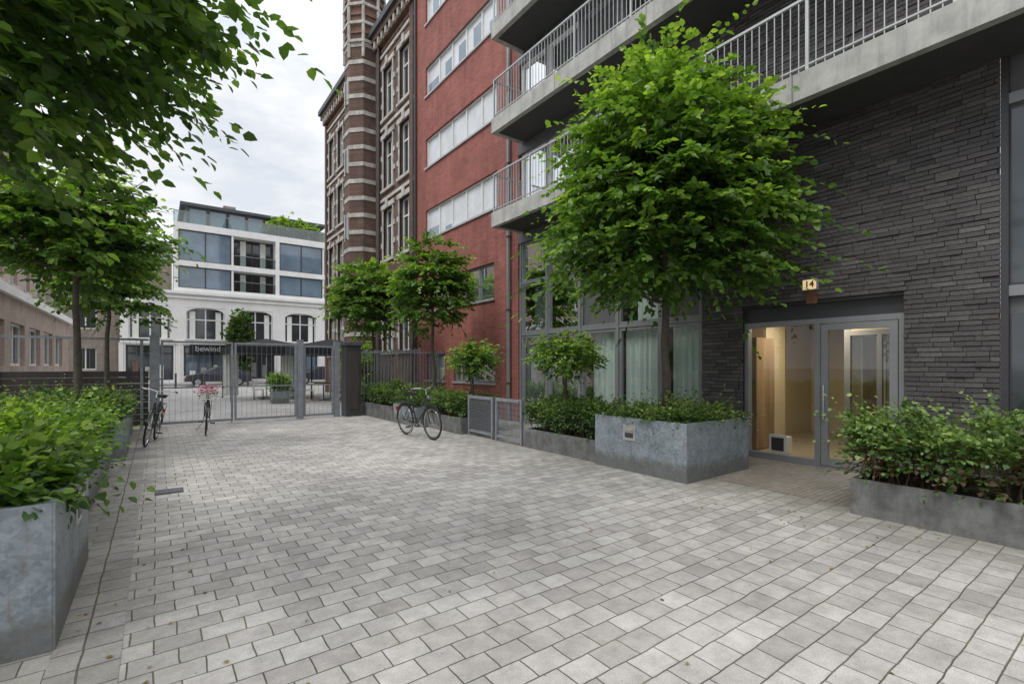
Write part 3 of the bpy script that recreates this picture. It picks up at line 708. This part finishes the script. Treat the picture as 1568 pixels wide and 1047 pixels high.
for z0,z1 in ((7.95,9.75),(10.2,12.75)):
    for u0 in (1.42,9.02,16.82):
        Fy.win(u0,u0+3.8,z0,z1,.15,'dkframe','bglass',2,1,.08)
        Fy.win(u0+3.8,u0+7.3,z0,z1,1.3,'dkframe','dglass',4,1,.10)
        Fy.box(u0+3.8,u0+3.95,.0,1.35,z0,z1,'white')
        for q in (4.6,6.2): Fy.box(u0+q,u0+q+.45,1.2,1.25,z0+.1,z1-.1,'curtain')
        Fy.box(u0+4.0,u0+7.3,.02,.05,z0,z0+.85,'tglass')
        Fy.box(u0+4.0,u0+7.3,.0,.06,z0+.85,z0+.9,'alu')
mb.quad((1.1,50.2,7.6),(32,50.2,7.6),(32,50.2,13),(1.1,50.2,13),'brown')
Fy.box(2.0,12.8,2.2,9,13.3,15.3,'panel'); 
Fy.box(1.6,13.6,1.8,9,15.3,15.55,'slate')
for i in range(7): Fy.win(2.2+i*1.5,3.6+i*1.5,13.5,15.2,2.15,'dkframe','bglass',1,1,.08)
Fy.box(1.1,32,-.02,.03,13.3,14.2,'tglass'); Fy.box(1.1,32,-.03,.04,14.2,14.26,'alu')
for i in range(24): Fy.box(1.1+1.3*i,1.15+1.3*i,-.03,.04,13.3,14.2,'alu')
Fy.box(12.8,26,3.2,9,13.3,15.1,'brown'); Fy.box(5,6,4,5,15.5,16.4,'brown'); Fy.box(9.5,10.4,4,5,15.5,16.2,'panel')
for i in range(5): 
    Fy.box(3.1+i*1.9,4.5+i*1.9,2.6,3.9,15.56,15.75,'bglass')
mb.build('upper_storeys',wb)
hedge('roof_terrace_shrubs',8.2,12.6,48.4,49.6,13.3,14.7,800,.25,41,mat='leaf',stems=False,rag=.35,tb0=.65)
nb=empty('brown_brick_house'); mb=MB(); Fy=Fac(mb,'y',48.6)
ops=[(x,x+1.3,z,z+1.7) for x in (-20,-17,-14,-11,-8,-5,-2.0) for z in (1.2,4.3,7.2)]
Fy.wall(-24,1.0,0,10.2,ops,.2,'brown'); mb.quad((1.0,48.6,0),(1.0,58,0),(1.0,58,10.2),(1.0,48.6,10.2),'brown')
for o in ops: Fy.win(*o,.18,'whiteframe','dglass',2,1,.08)
mb.add([(-24,48.5,10.2),(1.1,48.5,10.2),(1.1,53,12.6),(-24,53,12.6)],[(0,1,2,3)],'slate')
mb.build('walls_windows_roof',nb)

# ---------------------------------------------------------------- left building
lb=empty('pink_brick_building'); mb=MB(); Fx=Fac(mb,'x',-4.0,-1)
ops=[(17.3+i*3.0,19.5+i*3.0,1.5,3.0) for i in range(6)]
Fx.wall(14.7,37,0,3.85,ops,.2,'pinkbrick')
for o in ops: Fx.win(*o,.18,'whiteframe','dglass',2,1,.08)
Fx.box(14.7,37,-.15,1.0,3.85,4.15,'white')
Fu=Fac(mb,'x',-5.0,-1)
ops=[(16.2+i*2.6,17.4+i*2.6,z,z+1.7) for i in range(8) for z in (5.0,8.0)]
Fu.wall(14.7,37,4.15,11.0,ops,.2,'pinkbrick'); Fu.box(14.7,37.2,-.3,.3,11.0,11.3,'white')
for o in ops: Fu.win(*o,.18,'whiteframe','dglass',2,1,.08); Fu.box(o[0]-.1,o[1]+.1,-.06,0,o[2]-.15,o[2],'stone'); Fu.box(o[0]-.1,o[1]+.1,-.04,0,o[3],o[3]+.2,'stone')
mb.quad((-4,14.7,0),(-14,14.7,0),(-14,14.7,3.85),(-4,14.7,3.85),'pinkbrick'); mb.quad((-5.0,14.7,4.15),(-14,14.7,4.15),(-14,14.7,11.0),(-5.0,14.7,11.0),'pinkbrick')
mb.quad((-4,37,0),(-14,37,0),(-14,37,3.85),(-4,37,3.85),'pinkbrick'); mb.quad((-5.0,37,4.1),(-14,37,4.1),(-14,37,11.0),(-5.0,37,11.0),'pinkbrick')
mb.tube([(-3.92,16.5,0),(-3.92,16.5,3.85)],.05,'dkframe',8)
mb.build('walls_windows',lb)

# ---------------------------------------------------------------- gate and fences
gt=empty('metal_gate'); mb=MB(); GY=14.6
def leafgate(x0,x1,z0,z1,mid=True):
    mb.box(x0,x0+.05,GY-.025,GY+.025,z0,z1,'gate'); mb.box(x1-.05,x1,GY-.025,GY+.025,z0,z1,'gate')
    mb.box(x0+.05,x1-.05,GY-.022,GY+.022,z1-.05,z1,'gate'); mb.box(x0+.05,x1-.05,GY-.022,GY+.022,z0,z0+.06,'gate')
    if mid: mb.box(x0+.05,x1-.05,GY-.018,GY+.018,z0+.88,z0+.91,'gate')
    x=x0+.05+.12
    while x<x1-.06:
        mb.box(x-.0028,x+.0028,GY-.004,GY+.004,z0+.06,z1-.05,'gate'); x+=.12
for x,w in ((-.14,.20),(3.20,.15),(4.22,.14)): mb.box(x,x+w,GY-.08,GY+.08,0,2.22,'gate'); mb.box(x-.01,x+w+.01,GY-.09,GY+.09,2.22,2.235,'gate')
leafgate(.08,1.62,.06,2.12); leafgate(1.65,3.18,.06,2.12); leafgate(3.37,4.2,.06,2.08)
mb.box(1.56,1.70,GY-.07,GY-.026,.95,1.15,'gate'); mb.tube([(1.58,GY-.05,.0),(1.58,GY-.05,.6)],.012,'gate',6)
mb.tube([(3.47,GY-.07,1.0),(3.6,GY-.07,1.0)],.012,'chrome',6)
mb.build('gate_leaves_and_posts',gt)
mb=MB()
for i in range(9): mb.box(-4.4,-.16,GY-.02-.004*(i%2),GY+.02,.05+i*.148,.05+i*.148+.14,'wood')
for x in (-4.3,-2.72,-1.5,-.32): mb.box(x,x+.06,GY-.06,GY-.026,0,2.15,'gate')
mb.box(-4.4,-.16,GY-.05,GY-.01,2.10,2.15,'gate')
mb.box(-2.85,-2.68,GY-.12,GY-.062,0,2.2,'gate')
x=-4.35
while x<-.2: mb.box(x-.003,x+.003,GY-.03,GY-.024,1.38,2.1,'gate'); x+=.12
mb.build('timber_and_mesh_fence')
mb=MB()
for (a,b) in ((7.15,8.02),(8.12,9.08)):
    X=5.5
    for y in (a,b-.05): mb.box(X-.025,X+.025,y,y+.05,0.02,.86,'gate')
    mb.box(X-.022,X+.022,a+.05,b-.05,.80,.86,'gate'); mb.box(X-.022,X+.022,a+.05,b-.05,.08,.13,'gate')
    if a<8: 
        y=a+.09
        while y<b-.06: mb.box(X-.004,X+.004,y-.004,y+.004,.13,.80,'gate'); y+=.045
        z=.2
        while z<.78: mb.box(X-.003,X+.003,a+.05,b-.05,z-.003,z+.003,'gate'); z+=.1
    else:
        z=.14
        while z<.79: mb.add([(X-.02,a+.05,z),(X-.02,b-.05,z),(X+.015,b-.05,z+.03),(X+.015,a+.05,z+.03)],[(0,1,2,3)],'panel'); z+=.042
mb.build('low_metal_fence')
mb=MB(); mb.box(4.5,4.95,14.4,14.85,0,2.1,'dkframe'); mb.box(4.45,5.0,14.35,14.9,2.1,2.2,'slate'); mb.box(4.55,4.9,14.38,14.4,.2,1.9,'wood'); mb.build('gate_pier',bevel=.01)
mb=MB()
for i in range(26): mb.box(5.0+i*.11,5.02+i*.11,14.60,14.62,.0,2.0,'gate')
mb.box(5.0,7.84,14.57,14.6,1.9,1.95,'gate'); mb.box(5.0,7.84,14.57,14.6,.3,.35,'gate')
for i in range(20): mb.box(7.0,7.03,14.7+i*.35,14.73+i*.35,0,2.1,'gate')
mb.box(6.98,7.0,14.6,21.6,2.0,2.05,'gate'); mb.build('bar_fence')

# ---------------------------------------------------------------- bicycles
def bicycle(x,y,ang,lean=0,basket=None,frame='blackpaint'):
    mb=MB(); R=.335
    fwheel=(.53,0,R); rwheel=(-.53,0,R)
    for c in (fwheel,rwheel):
        mb.torus(c,(1,0,0),(0,0,1),R-.018,.019,'black',36,6); mb.torus(c,(1,0,0),(0,0,1),R-.045,.010,'chrome',36,5)
        mb.tube([(c[0],-.045,c[2]),(c[0],.045,c[2])],.022,'chrome',8)
        for i in range(20):
            a=2*math.pi*i/20; s=.02*(1 if i%2 else -1)
            mb.tube([(c[0]+.02*math.cos(a+.5),s,c[2]+.02*math.sin(a+.5)),(c[0]+(R-.045)*math.cos(a),0,c[2]+(R-.045)*math.sin(a))],.0014,'chrome',3,False)
        pts=[(c[0]+(R+.022)*math.cos(a),0,c[2]+(R+.022)*math.sin(a)) for a in np.linspace(.15*math.pi,(1.02 if c[0]<0 else .95)*math.pi,14)]
        mb.tube(pts,.02,frame,5)
    bb=(-.08,0,.29); seat=(-.24,0,.80); hd=(.36,0,.90); hl=(.40,0,.70)
    mb.tube([bb,seat],.016,frame); mb.tube([seat,(-.26,0,.92)],.012,'chrome'); mb.tube([bb,(.02,0,.36),hl],.018,frame); mb.tube([(-.2,0,.62),(.15,0,.66),(.37,0,.83)],.014,frame)
    mb.tube([hl,hd],.019,frame); mb.tube([hd,(.345,0,1.02)],.012,'chrome')
    for s in (-1,1):
        mb.tube([(.40,.03*s,.70),(.44,.05*s,.62),(.53,.05*s,R)],.010,frame); mb.tube([bb,(-.53,.05*s,R)],.009,frame); mb.tube([(-.23,.02*s,.74),(-.53,.05*s,R)],.008,frame)
        mb.tube([(.345,0,1.02),(.36,.12*s,1.05),(.30,.25*s,1.06),(.12,.28*s,1.03)],.011,'chrome'); mb.tube([(.20,.278*s,1.043),(.09,.282*s,1.025)],.017,'black')
        mb.tube([(-.08,.03*s,.29),(-.08,.06*s,.29),(-.08+.15*s,.07*s,.22)],.008,'chrome'); mb.box(-.08+.15*s-.045,-.08+.15*s+.045,.07*s,.07*s+.09*s,.205,.228,'black')
        mb.tube([(-.52,.06*s,R),(-.62,.07*s,.72)],.005,'blackpaint')
    mb.torus((-.08,.045,.29),(1,0,0),(0,0,1),.09,.006,'chrome',24,4)
    mb.tube([(-.08,.045,.375),(-.53,.045,.375)],.012,'blackpaint',6); mb.tube([(-.08,.045,.205),(-.53,.045,.30)],.010,'blackpaint',6)
    mb.add([(-.40,-.10,.93),(-.40,.10,.93),(-.20,.065,.945),(-.02,.018,.93),(-.02,-.018,.93),(-.20,-.065,.945),(-.36,-.06,.86),(-.36,.06,.86),(-.05,0,.89)],
      [(0,1,2,5),(5,2,3,4),(0,6,7,1),(1,7,8,3,2),(0,5,4,8,6),(6,8,7),(3,8,4)],'black')
    for s in (-.05,0,.05): mb.tube([(-.30,s,.735),(-.80,s,.725)],.005,'blackpaint',5)
    for u in (-.4,-.6,-.78): mb.tube([(u,-.06,.728),(u,.06,.728)],.005,'blackpaint',5)
    mb.box(-.885,-.862,-.03,.03,.52,.60,'redp'); mb.tube([(.42,0,.86),(.50,0,.86)],[.028,.04],'chrome',10)
    mb.tube([(-.1,-.03,.27),(-.16,-.20,.02)],.008,'chrome')
    if basket:
        for k in range(5): 
            z=.78+k*.055; h=.10+.008*k; l=.12+.01*k
            mb.tube([(.56-l,-h-.03,z),(.56+l,-h-.03,z),(.56+l,h+.03,z),(.56-l,h+.03,z),(.56-l,-h-.03,z)],.005,basket,4)
        for i in range(9):
            w=-.13+.26*i/8
            for u in(.43,.70): mb.tube([(u,w,.78),(u,w*1.1,1.0)],.004,basket,4)
        mb.box(.43,.69,-.13,.13,.775,.785,basket)
    o=mb.build('bicycle',smooth=False)
    o.location=(x,y,0); o.rotation_euler=(lean,0,ang)
    return o
b=bicycle(4.45,9.35,math.radians(-84),.06)
b2=bicycle(.90,12.9,math.radians(-95),-.05,basket='whiteframe')
b3=bicycle(-.10,11.75,math.radians(-98),-.16)
n=260; rg=np.random.default_rng(5)
p=np.stack([.56+rg.normal(0,.08,n),rg.normal(0,.10,n),.98+rg.normal(0,.05,n)],1)
fo=leaf_mesh('basket_flowers',p,rg.normal(0,1,(n,3)),rg.normal(0,1,(n,3)),rg.uniform(.03,.055,n),rg.random(n),'leaf',b2); fo.data.materials[0]=M['pink']
n=110
p=np.stack([.56+rg.normal(0,.09,n),rg.normal(0,.11,n),.92+rg.normal(0,.06,n)],1)
leaf_mesh('basket_greenery',p,rg.normal(0,1,(n,3)),rg.normal(0,1,(n,3)),rg.uniform(.03,.06,n),rg.random(n),'leaf',b2)

# ---------------------------------------------------------------- car, parasols across the street
def car(x,y):
    mb=MB()
    prof=[(0,.35),(.03,.62),(.12,.78),(1.05,.95),(1.75,1.40),(2.2,1.46),(3.3,1.42),(3.95,1.08),(4.22,.98),(4.3,.6),(4.27,.33)]
    W=.86; vs=[];n=len(prof)
    for w in (-1,-.86,.86,1):
        for (u,z) in prof:
            zz=z; ww=w*W
            if z>1.0: ww*= .82 if abs(w)>.9 else .80
            if abs(w)>.9 and z<=1.0: zz=z*.97+.01
            vs.append((u,ww,zz))
    fs=[]
    for k in range(3):
        for i in range(n-1): fs.append((k*n+i,k*n+i+1,(k+1)*n+i+1,(k+1)*n+i))
    fs.append(tuple(range(n))[::-1]); fs.append(tuple(range(3*n,4*n)))
    for k in range(3): fs.append((k*n,(k+1)*n,(k+1)*n+n-1,k*n+n-1))
    mb.add(vs,fs,'carpaint')
    for s in (-1,1):
        yy=s*(W*.82+.012)
        mb.add([(1.35,yy,1.0),(2.3,yy,1.0),(2.3,yy,1.36),(1.8,yy,1.34)],[(0,1,2,3)],'bglass'); mb.add([(2.38,yy,1.0),(3.75,yy,1.02),(3.25,yy,1.34),(2.38,yy,1.36)],[(0,1,2,3)],'bglass')
        for u in (.82,3.42):
            mb.tube([(u,s*(W-.18),.32),(u,s*(W+.02),.32)],.32,'black',20); mb.tube([(u,s*(W+.02),.32),(u,s*(W+.03),.32)],.2,'chrome',12)
        mb.box(.03,.12,s*.55-.15,s*.55+.15,.6,.72,'whiteframe'); mb.box(4.22,4.3,s*.6-.12,s*.6+.12,.75,.9,'redp')
    o=mb.build('parked_car',smooth=False,bevel=.02); o.location=(x,y,0)
car(1.6,42.6); car(9.0,42.8)
def parasol(x,y,h=2.55,w=1.35,drape=False,hem=.34):
    mb=MB(); mb.tube([(x,y,0),(x,y,h)],.03,'chrome',8); mb.box(x-.35,x+.35,y-.35,y+.35,0,.08,'concrete')
    c=[(x-w,y-w,h-.40),(x+w,y-w,h-.40),(x+w,y+w,h-.40),(x-w,y+w,h-.40),(x,y,h)]
    mb.add(c,[(0,1,4),(1,2,4),(2,3,4),(3,0,4)],'canvas')
    for a,b in ((0,1),(1,2),(2,3),(3,0)):
        p=c[a];q=c[b]; mb.quad(p,q,(q[0],q[1],q[2]-hem),(p[0],p[1],p[2]-hem),'canvas'); mb.tube([p,c[4]],.012,'wood',5)
    if drape:
        F=Fac(mb,'y',y+w-.05); 
        for a in (x-w,x+w-.7): curtain(mb,F,a,a+.65,0,.1,h-.5)
        for q in c[:4]: mb.tube([(q[0],q[1],0),q],.03,'dkframe',6)
        mb.box(x-w,x+w,y-w-.03,y-w,h-.78,h-.70,'dkframe')
    mb.build('terrace_canopy' if drape else 'terrace_parasol')
parasol(4.1,24.8,2.75,1.6,drape=True); parasol(6.3,22.4,2.7,1.7,drape=True)
def cafe(x,y):
    mb=MB(); mb.tube([(x,y,.72),(x,y,.75)],.38,'wood',20); mb.tube([(x,y,0),(x,y,.72)],.03,'dkframe',8); mb.tube([(x,y,0),(x,y,.03)],.22,'dkframe',14); mb.build('terrace_table')
    for s in (-1,1):
        mb=MB(); cx_=x+s*.65
        mb.box(cx_-.2,cx_+.2,y-.2,y+.2,.43,.46,'whiteframe'); mb.box(cx_+s*.18,cx_+s*.21,y-.2,y+.2,.46,.85,'whiteframe')
        for a in(-.17,.17):
            for b_ in(-.17,.17): mb.tube([(cx_+a,y+b_,0),(cx_+a,y+b_,.43)],.014,'dkframe',6)
        mb.build('terrace_chair')
cafe(4.3,24.0); cafe(5.9,22.0)
planter(3.7,4.3,21.0,21.6,.5,'zinc','street_planter'); hedge('potted_shrub',3.7,4.3,21.0,21.6,.55,1.05,300,.09,51,mat='leaf',tb0=.6)
hedge('climbing_shrub',5.0,6.4,46.4,47.6,0,5.6,600,.3,52,mat='leafh',rag=.4)
for x_ in (1.0,2.6,5.2):
    mb=MB(); mb.tube([(x_,38.6,0),(x_,38.6,.95)],.06,'dkframe',10); mb.tube([(x_,38.6,.95),(x_,38.6,1.03)],[.075,.03],'dkframe',10); mb.build('street_bollard')

# fallen leaves on paving
n=260; rg=np.random.default_rng(9)
px=np.concatenate([rg.uniform(-.4,5.4,120),rg.uniform(4.6,5.7,90),rg.uniform(-.4,.3,50)]); py=np.concatenate([rg.uniform(.8,12,120),rg.uniform(1,6,90),rg.uniform(2,9,50)])
p=np.stack([px,py,np.full(n,.008)],1)
d=rg.normal(0,1,(n,3)); d[:,2]*=.1; nn=rg.normal(0,.15,(n,3)); nn[:,2]+=1
leaf_mesh('fallen_leaves',p,d,nn,rg.uniform(.015,.038,n),rg.random(n),'litter')

# ---------------------------------------------------------------- world & sun
w=bpy.data.worlds.new('World'); scene.world=w; w.use_nodes=True; nt=w.node_tree; N=nt.nodes; L=nt.links
bg=N['Background']; sky=N.new('ShaderNodeTexSky'); sky.sky_type='NISHITA'; sky.sun_disc=False
tc=N.new('ShaderNodeTexCoord'); sp=N.new('ShaderNodeSeparateXYZ'); L.new(tc.outputs['Generated'],sp.inputs[0])
mp=N.new('ShaderNodeMapping'); mp.inputs['Scale'].default_value=(1,1,2.6); L.new(tc.outputs['Generated'],mp.inputs[0])
cl=noise(nt,mp.outputs[0],2.3,7,.6)
cover=ramp(nt,cl,[(.30,.62),(.55,1.0)])
shade=ramp(nt,noise(nt,mp.outputs[0],3.1,6,.6),[(.36,(.70,.74,.80)),(.62,(1,1,1))])
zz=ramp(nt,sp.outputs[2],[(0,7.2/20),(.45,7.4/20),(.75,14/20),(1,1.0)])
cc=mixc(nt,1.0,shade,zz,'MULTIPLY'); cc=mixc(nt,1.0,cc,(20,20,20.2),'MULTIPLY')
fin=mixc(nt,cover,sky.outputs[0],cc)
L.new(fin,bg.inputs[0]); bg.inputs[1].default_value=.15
sd=bpy.data.lights.new('sun','SUN'); sd.energy=1.5; sd.angle=math.radians(24); sd.color=(1,.98,.94)
so=bpy.data.objects.new('sun',sd); scene.collection.objects.link(so)
dv=Vector((-.62,-.05,.85)).normalized()
so.rotation_euler=dv.to_track_quat('Z','Y').to_euler()
sky.sun_elevation=math.asin(dv.z); sky.sun_rotation=math.atan2(dv.x,dv.y)

# ---------------------------------------------------------------- camera
cam=bpy.data.cameras.new('camera'); co=bpy.data.objects.new('camera',cam); scene.collection.objects.link(co)
cam.sensor_width=36; cam.lens=36*740/1568; cam.shift_y=36.5/1568; cam.clip_end=1000; cam.clip_start=.05
co.location=(0,0,1.5); co.rotation_euler=(math.pi/2,0,-math.atan(544/740))
scene.camera=co
